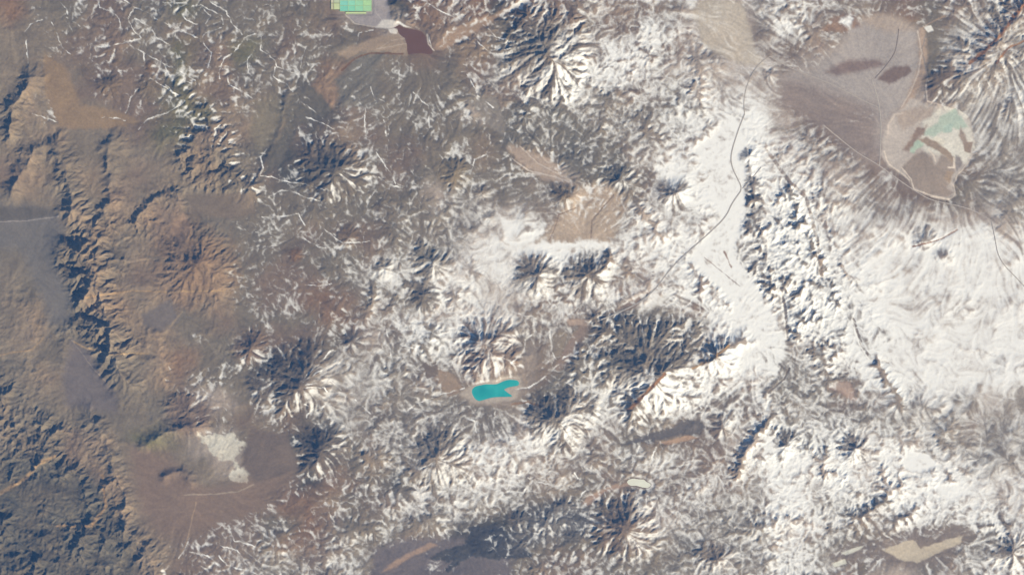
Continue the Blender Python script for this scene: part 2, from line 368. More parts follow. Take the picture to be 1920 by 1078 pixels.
# narrow lines on the ground: points, half width, colour, snow, depth (a stream bed or a track)
def Z(ox, oy, s): return [(ox + float(a) / 3.99, oy + float(b) / 3.99) for a, b in (q.split(',') for q in s.split())]
LN = [(Z(0, 0, s),   .85, None, .95, .05) for s in (
 '735,0 750,60 840,90 900,150 905,215', '930,0 1010,60 1090,90 1200,160 1350,230 1500,290', '1010,60 960,150 1020,250 1060,290',
 '1010,140 1130,210 1170,280 1260,330', '950,320 1080,400 1230,480 1330,530 1470,600', '1580,20 1700,90 1740,190 1820,260',
 '1220,20 1390,25 1500,50 1580,120 1540,180', '1400,30 1315,80 1400,150 1480,190', '1660,210 1540,250 1500,300 1590,400 1560,520',
 '1916,255 1830,290 1780,370 1680,450 1640,540 1650,600', '700,370 850,340 950,320 1050,300', '1040,970 1100,900 1250,850 1390,760 1240,640',
 '940,850 990,720 1060,630 1130,590 1210,600', '1700,560 1720,640 1830,700 1890,735', '180,240 240,180 320,150', '200,300 212,480',
 '390,170 440,290 460,350 530,410', '1500,40 1660,120 1670,190', '1230,480 1290,600 1440,620', '770,880 880,885 940,900', '500,130 600,200',
 '1080,400 1085,480', '1130,590 1290,690 1400,740', '1900,380 1850,460 1860,540', '430,10 500,70 510,110', '240,850 330,880 430,910')]
LN += [(Z(480, 0, s), .85, None, .9, .04) for s in (
 '40,270 40,380 140,450 160,500 270,550 340,570', '370,360 340,450 330,540', '150,510 130,570 230,640 280,690', '820,810 815,930 825,1040',
 '960,900 980,1040', '1240,750 1290,800 1300,960', '440,490 370,560', '1250,0 1350,70 1500,140', '1580,560 1640,660 1660,720 1780,810',
 '860,650 880,720 960,760', '380,790 500,890', '370,880 500,920 610,990 625,1060', '1640,300 1730,380 1916,370', '1700,190 1800,280 1916,320',
 '760,300 770,250 880,230', '1180,690 1240,750', '1290,270 1320,370')]
LN += [(Z(480, 270, s), .85, None, .9, .04) for s in (
 '30,240 120,240 190,280 370,300 520,350', '100,400 190,345 290,360 370,400 490,430', '50,545 170,550 320,520 370,610', '0,660 120,700',
 '350,700 470,770 570,790', '900,60 1000,200 1050,300', '370,1060 480,1060 570,1040', '860,400 900,340', '920,250 1000,310 1110,330',
 '500,630 650,740 850,730', '1760,60 1640,120 1600,230', '1800,280 1900,210 1916,330', '10,280 60,180 40,100 100,10')]
LN += [(Z(480, 540, s), 1.0, None, .9, .04) for s in (
 '340,700 420,620 500,540 580,460', '360,700 480,620 640,560', '360,740 520,740 560,820 490,910', '380,720 560,690 640,760', '980,310 1000,420 1020,540',
 '1100,430 1200,450 1220,500', '1110,940 1200,860 1400,790 1560,750', '1800,860 1780,1000', '1650,1078 1640,1000 1560,960', '340,860 400,880', '750,840 860,940', '380,970 440,880')]
LN += [(Z(960, 540, s), 1.2, None, .92, .05) for s in (
 '0,180 160,220 280,260 290,380 300,480 330,530', '650,230 770,100 830,60', '560,0 620,130 640,200', '370,530 500,480', '130,750 240,670 350,570 420,540',
 '0,560 90,470 100,390 180,330', '340,80 420,210 540,100', '1200,200 1210,340 1150,520', '960,240 990,400', '620,430 680,380 800,400', '800,70 860,90 940,120',
 '10,760 140,740', '470,710 490,860 680,880', '1380,800 1420,900 1330,980', '1460,680 1500,800 1420,960')]
LN += [(Z(960, 808, s), 1.0, None, .92, .04) for s in (
 '690,450 720,580 780,600', '880,440 840,560 870,620 900,680', '1010,470 1000,570 900,680', '1100,470 1040,600 920,720', '1300,500 1240,600 1140,740', '1160,500 1120,600 960,740',
 '0,320 160,360 60,500', '180,380 320,400', '470,310 560,440 480,520', '1450,370 1420,480 1360,570', '1440,70 1400,160', '1080,120 1030,260', '960,110 900,240')]
LN += [(Z(0, 808, s), 1.2, None, .9, .03) for s in ('1420,900 1560,930 1640,1000', '1640,850 1780,890 1850,1000', '1700,700 1760,820 1916,860', '1340,950 1410,830', '1640,920 1700,1000 1916,1060')]
# tracks, rims and coloured strips
LN += [
 (Z(0, 270, '0,583 200,575 440,545'), .8, (165, 155, 148), 0, 0), (Z(0, 540, '555,400 650,450 850,490 1120,490'), 1.6, (176, 150, 120), 0, .03),
 (Z(0, 540, '540,390 700,600 800,700'), .6, (150, 138, 130), 0, 0), (Z(0, 540, '1370,170 1290,270 1200,400'), 1.4, (158, 140, 122), 0, 0),
 (Z(0, 540, '540,90 1000,20 1250,30 1690,20'), 1.4, (168, 142, 116), 0, 0), (Z(0, 540, '0,500 240,460 330,370'), 1.2, (160, 136, 112), 0, 0),
 (Z(0, 808, '1900,400 1780,450 1600,470 1380,475'), 1.0, (168, 152, 136), 0, 0), (Z(0, 808, '1470,530 1440,650 1400,820 1340,950'), 1.2, (165, 142, 122), 0, .02),
 (Z(0, 808, '0,470 200,350 300,240 420,180'), 3.5, (158, 132, 108), 0, .02), (Z(0, 808, '440,700 700,700 800,560 770,330'), 2.5, (156, 130, 108), 0, 0),
 (Z(480, 0, '640,530 740,440 840,400 1100,405'), 1.3, (118, 88, 76), 0, .03), (Z(480, 0, '920,370 1000,310 1110,290'), .6, (185, 168, 150), 0, 0),
 (Z(480, 0, '900,370 1120,330'), .6, (185, 168, 150), 0, 0), (Z(480, 0, '670,115 740,180 830,195 900,205'), .9, (205, 192, 176), 0, 0),
 (Z(480, 0, '1280,260 1290,330 1330,380'), .9, (210, 196, 180), 0, 0), (Z(480, 0, '870,20 900,100 940,150'), .6, (185, 176, 170), 0, 0),
 (Z(960, 270, '0,110 120,200 300,240 440,290'), 1.0, (215, 200, 184), 0, 0), (Z(960, 270, '60,20 200,150 430,270'), .9, (212, 195, 178), 0, 0),
 (Z(960, 270, '280,720 330,600 350,530 480,480'), .9, (140, 122, 112), 0, .03), (Z(960, 270, '590,700 600,570 760,380'), .9, (140, 122, 112), 0, .03),
 (Z(960, 540, '1130,640 960,820 870,910'), 3.0, (150, 112, 92), .05, 0), (Z(960, 540, '1620,430 1500,520 1350,600'), 2.2, (170, 138, 105), .15, 0),
 (Z(1440, 0, '1916,20 1720,280 1600,400 1500,480'), 3.0, (168, 122, 98), .0, 0), (Z(1440, 0, '1916,310 1780,370 1700,480'), 1.8, (160, 120, 98), .05, 0),
 (Z(1440, 0, '1330,120 1200,180 1130,230'), 1.0, (175, 150, 130), .1, 0), (Z(1440, 0, '1180,260 1150,380 1190,560 1170,700 1200,770'), 1.0, (150, 140, 132), 0, .02),
 (Z(1440, 0, '420,940 490,1000 550,1050'), .6, (190, 176, 164), 0, 0), (Z(960, 540, '0,870 120,850 210,880'), 1.5, (150, 120, 100), 0, 0),
 (Z(1440, 270, '0,60 140,260 280,400 330,560 380,780 400,1000'), 3.2, (158, 140, 128), .4, .1),
 (Z(1440, 270, '1080,770 1300,710 1420,640'), 1.2, (160, 122, 105), .05, .1),
 (Z(960, 270, '1440,850 1600,980 1700,1060'), .6, (170, 156, 148), .4, .03), (Z(960, 270, '1590,810 1640,920'), 1.6, (165, 138, 124), .3, 0),
 (Z(1440, 540, '640,230 700,420 770,530 900,560'), 2.2, (140, 128, 122), .25, .15), (Z(1440, 540, '100,0 130,160 150,380'), 2.6, (128, 120, 118), .25, .18),
 (Z(1440, 540, '0,780 120,680 160,600'), 1.4, (125, 115, 112), .05, .08),
]
# the big salt flat, the lakes, the ponds and the roads
SALT = [(1763, 198), (1791, 203), (1816, 220), (1824, 238), (1828, 266), (1824, 290), (1813, 307), (1796, 328), (1787, 345), (1791, 366), (1778, 375),
        (1746, 369), (1713, 357), (1704, 338), (1683, 323), (1665, 312), (1652, 292), (1655, 262), (1663, 233), (1674, 216), (1693, 203), (1706, 184), (1728, 193), (1751, 199)]
P += [
 (SALT, (196, 182, 168), 0, .05, 6, 5),
 ([(1736, 215), (1763, 205), (1800, 210), (1822, 240), (1826, 280), (1812, 306), (1795, 305), (1760, 290), (1735, 285), (1720, 262)], (228, 219, 200), 0, .04, 8, 8),
 ([(1765, 197), (1786, 205), (1791, 216), (1776, 212)], (236, 226, 205), 0, .02, 1.5, 2),
 ([(1798, 206), (1816, 219), (1812, 224), (1798, 214)], (234, 224, 204), 0, .02, 1.5, 2),
 ([(1763, 217), (1791, 204), (1802, 220), (1816, 238), (1796, 242), (1776, 236), (1770, 246), (1748, 256), (1724, 252), (1741, 240), (1756, 232)], (192, 201, 180), 0, .02, 5, 6),
 ([(1770, 236), (1788, 230), (1784, 248), (1768, 250)], (188, 202, 182), 0, .02, 4, 2),
 ([(1744, 262), (1755, 256), (1775, 265), (1762, 276), (1740, 272)], (236, 224, 200), 0, .02, 3, 3),
 ([(1709, 270), (1722, 262), (1733, 270), (1728, 276), (1718, 280), (1714, 288), (1706, 285)], (192, 204, 180), 0, .02, 2, 2),
 ([(1706, 300), (1716, 288), (1728, 284), (1746, 296), (1752, 308), (1760, 302), (1764, 290), (1788, 296), (1791, 318), (1780, 335), (1776, 350), (1788, 363), (1776, 371), (1741, 365), (1713, 353), (1705, 335), (1690, 315)], (163, 147, 134), 0, .03, 6, 6),
 ([(1800, 236), (1812, 258), (1816, 275), (1806, 272), (1798, 256)], (170, 152, 138), 0, .02, 4, 4),
 ([(1720, 262), (1738, 258), (1770, 276), (1790, 296), (1786, 306), (1765, 288), (1742, 275)], (168, 148, 130), 0, .02, 4, 6),
 ([(1792, 290), (1802, 296), (1804, 312), (1794, 322), (1790, 305)], (150, 140, 134), 0, .02, 4, 4),
 ([(1806, 268), (1824, 266), (1820, 288), (1808, 284)], (166, 146, 130), 0, .02, 2, 2),
 ([(1775, 320), (1788, 322), (1780, 345), (1770, 335)], (172, 150, 130), 0, .02, 4, 2),
 ([(1716, 245), (1740, 235), (1730, 255), (1712, 270), (1704, 285), (1690, 280), (1706, 262)], (158, 136, 122), 0, .02, 6, 9),
 ([(1680, 215), (1720, 200), (1750, 203), (1745, 220), (1715, 232), (1690, 245)], (186, 168, 152), 0, .03, 8, 8),
]
LN += [(Z(1440, 270, s), w, (232, 214, 192), 0, 0) for w, s in ((.9, '1000,180 1070,260 1090,340 1220,385 1350,415 1400,385 1385,300 1420,230 1490,150 1530,80 1560,70'),
       (1.5, '1390,110 1390,180 1350,175'), (1.3, '1200,40 1240,90 1250,130'), (1.2, '870,60 900,150 970,200 1060,270'), (1.8, '1220,390 1350,415'))]
LN += [(Z(1440, 0, s), w, (214, 196, 178), 0, 0) for w, s in ((1.4, '890,1040 900,940 950,860 1000,850'), (1.0, '1120,240 1150,400 1120,560 1060,700 1000,800'), (1.0, '1180,640 1190,760 1290,790'))]
LAKE = [(883.5, 735), (885, 728), (891, 723), (900, 721), (911, 719), (922, 719.5), (932, 719), (943, 713.5), (954, 710.5), (965, 711), (972, 713), (974.5, 718),
        (972, 723.5), (962, 725), (952, 727), (946, 730), (952, 735), (960, 740), (961, 744), (950, 744.5), (936, 744.5), (920, 746), (908, 750), (898, 752.5), (891, 749), (886, 742)]
REDLAKE = [(733, 54), (742, 50), (749, 46), (757, 51), (770, 54), (782, 56), (791, 59), (797, 65), (800, 72), (802, 83), (808, 90), (813, 97), (811, 102), (802, 103.5), (790, 101),
           (777, 102), (765, 104), (762.5, 96), (762, 85), (758, 73), (750, 67), (746, 62), (744, 55)]
WHITELAKE = [(1174, 903), (1178, 898), (1186, 895.5), (1198, 897), (1208, 897.5), (1213, 902), (1221, 906), (1221, 911), (1214, 915.5), (1203, 914), (1193, 911), (1182, 911), (1177, 908)]
ROADS = [
 ('highway', 1.1, (184, 175, 165), [(1396, 214), (1384, 244), (1369, 292), (1373, 316), (1381, 332), (1392, 354), (1382, 368), (1371, 384), (1361, 407), (1330, 437), (1290, 472), (1262, 498), (1240, 526), (1231, 540), (1200, 567), (1160, 586), (1120, 602)], 'grey main road crossing the white snow plain with a sharp bend'),
 ('track', .65, (178, 168, 160), [(1392, 354), (1408, 336), (1427, 314)], 'thin straight track leaving the road bend towards the upper right'),
 ('track', .7, (148, 134, 126), [(1685, 55), (1683, 75), (1678, 100), (1663, 122), (1640, 148)], 'dark thin track across the upper half of the grey plain'),
 ('track', .8, (196, 184, 170), [(1635, 150), (1642, 172), (1648, 195), (1652, 230), (1651, 270), (1649, 312)], 'pale track running down the lower half of the grey plain'),
 ('track', .8, (184, 172, 160), [(1444, 106), (1462, 118), (1500, 136), (1540, 150), (1580, 168), (1620, 190), (1648, 202)], 'long pale diagonal track crossing the dark part of the grey plain'),
 ('track', .8, (190, 178, 166), [(1545, 236), (1586, 270), (1612, 290), (1645, 308), (1684, 337), (1715, 358), (1745, 376), (1790, 384), (1830, 396), (1858, 414)], 'pale road skirting the south side of the salt flat'),
 ('track', .8, (176, 166, 156), [(1858, 414), (1866, 450), (1870, 475), (1880, 495), (1900, 515), (1925, 542)], 'grey road descending over the white snowfield at the right edge'),
 ('track', .6, (172, 156, 142), [(1230, 540), (1180, 577), (1133, 600), (1120, 604)], ''),
]
ROADS = ROADS[:7] + [('track', .7, (188, 176, 162), [(1396, 214), (1394, 190), (1400, 160), (1415, 130), (1430, 114), (1444, 106)], 'faint pale track climbing from the white plain to the apex of the grey plain')]

# broad basins (negative) and massifs that steer the rills: x, y, radius, strength
MACRO = [(1740, 270, 230, -2.4), (1400, 600, 130, -1.3), (1100, 470, 90, -1.0), (925, 735, 110, -1.1), (1200, 905, 80, -.6), (60, 480, 160, -2), (170, 720, 120, -1.2),
         (350, 940, 150, -1.5), (780, 80, 120, -1), (1040, 320, 80, -.8), (1720, 1030, 90, -.8), (1866, 122, 120, 3.4), (1540, 480, 120, 1.6), (1700, 560, 160, .6), (620, 230, 110, .8), (1300, 30, 130, .4)]
# country where the thin snow lies in long soft parallel streaks
STREAKY = [[(1430, 150), (1500, 210), (1600, 280), (1680, 345), (1760, 395), (1880, 330), (1990, 300), (1990, 560), (1990, 960), (1900, 960), (1830, 930), (1780, 860), (1650, 760), (1680, 640), (1640, 540), (1580, 430), (1510, 330), (1440, 250)],
           [(1740, 60), (1800, 40), (1990, 10), (1990, 300), (1850, 330), (1780, 190)], [(1280, 0), (1470, 0), (1450, 140), (1400, 200), (1330, 150)], [(870, 390), (960, 370), (1000, 470), (960, 640), (900, 600), (840, 500)],
           [(560, 660), (660, 640), (700, 740), (640, 800), (590, 770)]]

# ------------------------------------------------------------------ the relief, carved by running water
def rows(txt): return [r.replace(' ', '') for r in txt.strip().split('\n')]
snowG = np.array([[int(c) for c in r] for r in rows(SNOW)], float) / 9.0
soilG = np.array([[alb(PAL[c]) for c in r] for r in rows(SOIL)])
reliefG = np.array([[int(c) for c in r] for r in rows(RELIEF)], float) / 7.0
def cell(G, x, y, cw, ch): return bilin(G, x / cw - .5, y / ch - .5)

def masks(x, y, want_colour):
    """relief factor, and if asked also ground colour and snow cover"""
    wx = fbm(x, y, 46, 3, 11) ; wy = fbm(x, y, 46, 3, 23)
    fx = fbm(x, y, 13, 3, 31); fy = fbm(x, y, 13, 3, 37)
    rel = np.clip(cell(reliefG, x + 14 * wx, y + 14 * wy, 80, 77), .05, 1.5)
    if want_colour:
        sn = cell(snowG, x + 13 * wx, y + 13 * wy, 40, 38.5)
        col = cell(soilG, x + 16 * wx + 5 * fx, y + 16 * wy + 5 * fy, 40, 38.5)
    for v in VOLC:
        d = np.hypot(x - v[0], y - v[1]) / v[2]
        m = 1 - smooth(.75, 1.1, d); rel = rel * (1 - m) + np.maximum(rel, .75) * m
        if want_colour:
            m = (1 - smooth(.5, 1.15, d + .25 * fx))[..., None] * .75; col = col * (1 - m) + alb(v[5]) * m
    for pts, c, s, r, soft, wob in P:
        xs_ = [p[0] for p in pts]; ys_ = [p[1] for p in pts]; mar = soft * 2 + wob * 2
        m = (x > min(xs_) - mar) & (x < max(xs_) + mar) & (y > min(ys_) - mar) & (y < max(ys_) + mar)
        if not m.any(): continue
        k = .55 * wob / 6
        sd = poly_sd(x[m] + k * 5 * fx[m], y[m] + k * 5 * fy[m], pts)
        w = smooth(-soft * .6, soft * .6, sd)
        rel[m] = rel[m] * (1 - w) + (rel[m] * r if r >= 1 else min(r, 1)) * w
        if want_colour:
            if c is not None: col[m] = col[m] * (1 - w[:, None]) + alb(c) * w[:, None]
            if s is not None: sn[m] = sn[m] * (1 - w) + s * w
    for pts in (LAKE, REDLAKE, WHITELAKE):
        m = (x > min(p[0] for p in pts) - 12) & (x < max(p[0] for p in pts) + 12) & (y > min(p[1] for p in pts) - 12) & (y < max(p[1] for p in pts) + 12)
        w = smooth(-5, 1, poly_sd(x[m], y[m], pts)); rel[m] = rel[m] * (1 - w) + .01 * w
        if want_colour: sn[m] = sn[m] * (1 - w)
    if want_colour: return rel, sn, col
    return rel

def base_height(x, y, rel):
    """large forms in units (10 px each)"""
    wx = fbm(x, y, 60, 4, 41); wy = fbm(x, y, 60, 4, 47)
    X = x + 16 * wx; Y = y + 16 * wy
    h = .25 * fbm(x, y, 420, 2, 3)
    a = np.abs(fbm(X, Y, 115, 3, 5, .45)); b = np.abs(fbm(X, Y, 46, 3, 7, .5))
    h = h + rel * ((1.0 + .9 * np.clip(rel - .9, 0, 1)) * a ** .9 + np.where(rel > .9, .85 + 1.8 * (rel - .9), .42) * b ** .9 + .13 * fbm(X, Y, 17, 3, 9) + 1.0 * np.clip(rel - .85, 0, .7) * np.abs(fbm(X, Y, 15, 3, 501)))
    small = fbm(x, y, 18, 3, 61); ang = fbm(x, y, 40, 3, 63)
    for i, (vx, vy, r, k, cr, tint, lab) in enumerate(VOLC):
        m = (np.abs(x - vx) < 1.5 * r) & (np.abs(y - vy) < 1.5 * r)
        if not m.any(): continue
        dx = x[m] - vx + .22 * r * wx[m] + .08 * r * small[m]; dy = y[m] - vy + .22 * r * wy[m] + .08 * r * ang[m]; th = np.arctan2(dy, dx)
        rr = r * (1 + .10 * np.sin(2 * th + i) + .07 * np.sin(3 * th + 2.1 * i))
        t = np.hypot(dx, dy) / rr * (1 + .10 * ang[m])
        H = k * r / 10
        c = .98 * H * np.clip(1 - t / 1.15, 0, 1) ** 1.3
        # old eroded radial ribs
        n = 9 + i % 5
        c = c * (1 - .07 * smooth(.12, .4, t) * (np.abs(np.sin(th * n / 2 + 1.7 * small[m] + i)) ** .7))
        if cr: c = np.minimum(c, H * .86 + np.clip(np.hypot(dx, dy) / cr - 1.3, -1, 0) * .35)
        h[m] = h[m] * smooth(.2, 1.2, t) + c
    for pts, w1, w2, H in RIDGE:
        W = max(w1, w2) + 6
        m = (x > min(p[0] for p in pts) - W) & (x < max(p[0] for p in pts) + W) & (y > min(p[1] for p in pts) - W) & (y < max(p[1] for p in pts) + W)
        if not m.any(): continue
        d, side, par = line_d(x[m] + 7 * wx[m] + 3 * small[m], y[m] + 7 * wy[m], pts)
        w = np.where(side > 0, w1, w2)
        h[m] = h[m] + H * np.clip(1 - d / w, 0, 1) ** 1.35 * (.75 + .35 * ang[m])
    for pts, w, dep in GORGE:
        m = (x > min(p[0] for p in pts) - 3 * w) & (x < max(p[0] for p in pts) + 3 * w) & (y > min(p[1] for p in pts) - 3 * w) & (y < max(p[1] for p in pts) + 3 * w)
        if not m.any(): continue
        d, _, _ = line_d(x[m] + 4 * small[m], y[m] + 4 * wy[m], pts)
        h[m] = h[m] - dep * np.exp(-(d / w) ** 2)
    # round crater beside the red volcano, and its neighbours
    for cx, cy, r, dep in ((289, 431, 13, .75), (268, 428, 7, .3), (244, 433, 12, .2), (140, 190, 14, .12), (1275, 842, 20, .45), (1345, 762, 16, .3), (1138, 648, 20, .3)):
        t = np.hypot(x - cx, y - cy) / r
        h = h - dep * np.exp(-(t * 1.1) ** 4) + dep * .45 * np.exp(-((t - 1.15) / .28) ** 2)
    return h

import heapq
def carve(h, K, dx, iters, seed):
    """drainage: each cell drains to its lowest neighbour, streams cut down in proportion to slope and catchment"""
    ny, nx = h.shape; N = ny * nx; idx = np.arange(N).reshape(ny, nx)
    offs = [(-1, -1), (-1, 0), (-1, 1), (0, -1), (0, 1), (1, -1), (1, 0), (1, 1)]
    rs = np.random.RandomState(seed); area = None
    for it in range(iters):
        if it % 4 == 0:                                    # fill the pits so that water always finds a way out
            hl = h.ravel().tolist(); done = bytearray(N); q = []
            for i in list(range(nx)) + list(range(N - nx, N)) + list(range(0, N, nx)) + list(range(nx - 1, N, nx)):
                if not done[i]: done[i] = 1; q.append((hl[i], i))
            heapq.heapify(q); pop = heapq.heappop; push = heapq.heappush
            do = [dy * nx + dx_ for dy, dx_ in offs]
            while q:
                z, i = pop(q)
                for o in do:
                    j = i + o
                    if 0 <= j < N and not done[j]:
                        done[j] = 1
                        if hl[j] <= z: hl[j] = z + 1e-5
                        push(q, (hl[j], j))
            h = np.array(hl).reshape(ny, nx)
        best = np.zeros((ny, nx)); rec = idx.copy(); jit = 1 + .25 * rs.rand(ny, nx)
        hp = np.pad(h, 1, mode='edge')
        for dy, dx_ in offs:
            nb = hp[1 + dy:ny + 1 + dy, 1 + dx_:nx + 1 + dx_]
            s = (h - nb) / (dx * math.hypot(dy, dx_)) * (1 + .25 * rs.rand(ny, nx))
            yy = np.clip(np.arange(ny) + dy, 0, ny - 1); xx = np.clip(np.arange(nx) + dx_, 0, nx - 1)
            t = idx[np.ix_(yy, xx)]
            m = (s > best) & (t != idx); best = np.where(m, s, best); rec = np.where(m, t, rec)
        r = rec.ravel(); order = np.argsort(h.ravel(), kind='stable'); ol = order.tolist(); rl = r.tolist()
        A = [dx * dx] * N
        for i in reversed(ol):
            j = rl[i]
            if j != i: A[j] += A[i]
        area = np.array(A).reshape(ny, nx)
        f = (K * area ** .45 / dx).ravel().tolist(); hl = h.ravel().tolist()
        for i in ol:
            j = rl[i]
            if j != i and hl[j] < hl[i]:
                k = f[i]; hl[i] = (hl[i] + k * hl[j]) / (1 + k)
        h = np.array(hl).reshape(ny, nx)
        # scree creep
        hp = np.pad(h, 1, mode='edge')
        h = h + .035 * (hp[:-2, 1:-1] + hp[2:, 1:-1] + hp[1:-1, :-2] + hp[1:-1, 2:] - 4 * h)
    return h, area

EX0, EX1, EY0, EY1 = -120, 2040, -110, 1190
CS = 2.0
cx_ = np.arange(EX0, EX1 + .1, CS); cy_ = np.arange(EY0, EY1 + .1, CS)
GX, GY = np.meshgrid(cx_, cy_)
relC = masks(GX, GY, False)
hC = base_height(GX, GY, relC) + .02 * np.random.RandomState(5).rand(*GX.shape) * relC
print('base', round(time.time() - T0, 1))
Kf = np.ones_like(hC)
for v in VOLC: Kf = np.minimum(Kf, .26 + .74 * smooth(.5, 1.2, np.hypot(GX - v[0], GY - v[1]) / v[2]))
hC, areaC = carve(hC, .105 * Kf * np.clip(relC, .03, 1.3) ** .8, CS / 10, 12, 1)
print('carved', round(time.time() - T0, 1))

# ------------------------------------------------------------------ fine grid
def axis(a, b, step, far, n):
    core = np.arange(a, b + .01, step); g = np.geomspace(step * 2, far, n)
    return np.concatenate([a - g[::-1].cumsum()[::-1] * 0 - np.cumsum(g)[::-1], core, b + np.cumsum(g)])
FS = 1.5
xs = axis(-110, 2030, FS, 700, 14); ys = axis(-100, 1180, FS, 700, 14)
X, Y = np.meshgrid(xs, ys)
rel, sn, col = masks(X, Y, True)
bx_ = 2.6 * fbm(X, Y, 15, 2, 411); by_ = 2.6 * fbm(X, Y, 15, 2, 413)      # streams never run dead straight
h0 = bilin(hC, (X + bx_ - EX0) / CS, (Y + by_ - EY0) / CS)
area = bilin(np.log(areaC), (X + bx_ - EX0) / CS, (Y + by_ - EY0) / CS) * smooth(.06, .35, rel) + np.log(.04) * (1 - smooth(.06, .35, rel))
far = smooth(0, 300, np.maximum(np.maximum(-X - 110, X - 2030), np.maximum(-Y - 100, Y - 1180)))
h0 = h0 * (1 - far)

def gullies(x, y, dx, dy, wlen, seed):
    """stripes running down the slope (dx, dy is the unit direction across the slope), broken into cells"""
    px = x / wlen; py = y / wlen; ix = np.floor(px); iy = np.floor(py); fx = px - ix; fy = py - iy
    ix = ix.astype(np.int64); iy = iy.astype(np.int64); vc = 0; vs = 0; wt = 0
    for i in (-1, 0, 1):
        for j in (-1, 0, 1):
            k = hsh(ix + i, iy + j, seed)
            ox = i + ((k & 1023) / 1023.) * .8 + .1 - fx; oy = j + (((k >> 10) & 1023) / 1023.) * .8 + .1 - fy
            w = np.exp(-(ox * ox + oy * oy) * 2.6); ph = 6.2832 * (ox * dx + oy * dy)
            vc = vc + w * np.cos(ph); vs = vs + w * np.sin(ph); wt = wt + w
    return vc / wt, vs / wt

hs = blur(h0, 2.0)
gy_, gx_ = np.gradient(hs, ys / 10, xs / 10)
sl = np.hypot(gx_, gy_) + 1e-6
fine = np.zeros_like(h0); gul = np.zeros_like(h0); amp = .17
gxx, gyy = gx_.copy(), gy_.copy()
for o, wl_ in enumerate((16., 8.5, 4.8)):
    g = np.hypot(gxx, gyy) + 1e-6
    c, s = gullies(X, Y, -gyy / g, gxx / g, wl_, 70 + o)
    a = amp * np.minimum(g / .30, 1.15) * np.clip(rel * 1.1, .1, 1)
    fine += a * c; gul += c * (.55 ** o)
    gxx = gxx + a * s * -(-gyy / g) * 6.28 / (wl_ / 10) * .8; gyy = gyy + a * s * -(gxx / g) * 6.28 / (wl_ / 10) * .8
    amp *= .5
hs2 = blur(h0, 5.5)
qy, qx = np.gradient(hs2, ys / 10, xs / 10); qy += .085 * fbm(X, Y, 52, 4, 205); qx += .085 * fbm(X, Y, 52, 4, 207)
mac = sum(s_ * np.exp(-(((X - mx_) ** 2 + (Y - my_) ** 2) / r_ ** 2)) for mx_, my_, r_, s_ in MACRO)
my2, mx2 = np.gradient(mac, ys / 10, xs / 10); style = np.zeros_like(X)
for pts in STREAKY: style = np.maximum(style, .58 * smooth(-40, 40, poly_sd(X + 20 * fbm(X, Y, 40, 3, 211), Y + 20 * fbm(X, Y, 40, 3, 213), pts)))
kk = 1.4 + .8 * style; qy = qy * (1 - .3 * style) + kk * my2; qx = qx * (1 - .3 * style) + kk * mx2
ql = np.hypot(qx, qy) + 1e-6; ux = (qx / ql).astype(np.float32); uy = (qy / ql).astype(np.float32)
def along(src, steps, st=1.0):
    """smear a random field along the fall line: parallel rills"""
    acc = src.copy(); n_ = 1.0
    for sg in (1, -1):
        jx = np.broadcast_to(np.arange(X.shape[1], dtype=np.float32), X.shape).copy(); jy = np.broadcast_to(np.arange(X.shape[0], dtype=np.float32)[:, None], X.shape).copy()
        cxv = ux.copy(); cyv = uy.copy()
        for k in range(steps):
            jx = np.clip(jx + sg * st * cxv, 0, X.shape[1] - 1.001); jy = np.clip(jy + sg * st * cyv, 0, X.shape[0] - 1.001)
            acc += bilin(src, jx, jy).astype(np.float32) * (1 - k / steps); n_ += (1 - k / steps)
            ii = jy.astype(int); jj = jx.astype(int); cxv = ux[ii, jj]; cyv = uy[ii, jj]
    acc = acc / n_; return (acc - acc.mean()) / acc.std()
rs_ = np.random.RandomState(77)
n1 = blur(rs_.rand(*X.shape).astype(np.float32), .8); n2 = blur(rs_.rand(*X.shape).astype(np.float32), 1.1)
lic = along((n1 - n1.mean()) / n1.std(), 15); lic2 = along((n2 - n2.mean()) / n2.std(), 15, 1.5)
kx = X + 9 * fbm(X, Y, 30, 3, 301); ky = Y + 9 * fbm(X, Y, 30, 3, 303)
crk = np.abs(perlin(kx / 15, ky / 15, 305)) + .5 * np.abs(perlin(kx / 7.3, ky / 7.3, 307)); crk = crk / crk.std()
steep = np.maximum(np.minimum(ql / .25, 1.2), style)
crk = crk * (1 - .8 * style)
fine = fine * (1 - .45 * style); h0 = h0 * (1 - .35 * style) + .35 * style * blur(h0, 9)
vmz = np.zeros_like(X)
for v in VOLC + [(1866, 122, 125)]: vmz = np.maximum(vmz, 1 - smooth(.6, 1.15, np.hypot(X - v[0], Y - v[1]) / v[2]))
rough = rel * (.030 * crk + .020 * fbm(X, Y, 7, 2, 91) + .035 * np.abs(fbm(X + 4 * fbm(X, Y, 12, 2, 95), Y, 11, 3, 93))) - (.014 * lic + .034 * lic2) * (1 - .45 * style) * (1 + .5 * vmz) * np.clip(rel, .05, 1) * (.35 + .65 * steep) + .016 * rel * fbm(X, Y, 4.2, 2, 401)
Zh = h0 + (fine + rough) * (1 - far)
print('fine', round(time.time() - T0, 1))

# flat beds for the waters
def flatten(pts, soft=3.0):
    global Zh
    m = (X > min(p[0] for p in pts) - 20) & (X < max(p[0] for p in pts) + 20) & (Y > min(p[1] for p in pts) - 20) & (Y < max(p[1] for p in pts) + 20)
    sd = poly_sd(X[m], Y[m], pts); z = Zh[m]; lev = np.percentile(z[np.abs(sd) < 5], 30)
    w = smooth(-9, -1, sd); Zh[m] = z * (1 - w) + lev * w - .10 * smooth(0, 4, sd)
    return lev
lev_lake = flatten(LAKE); lev_red = flatten(REDLAKE); lev_white = flatten(WHITELAKE)
POND_AREA = [(615, -60), (702, -60), (702, 31), (615, 31)]
lev_pond = flatten(POND_AREA)

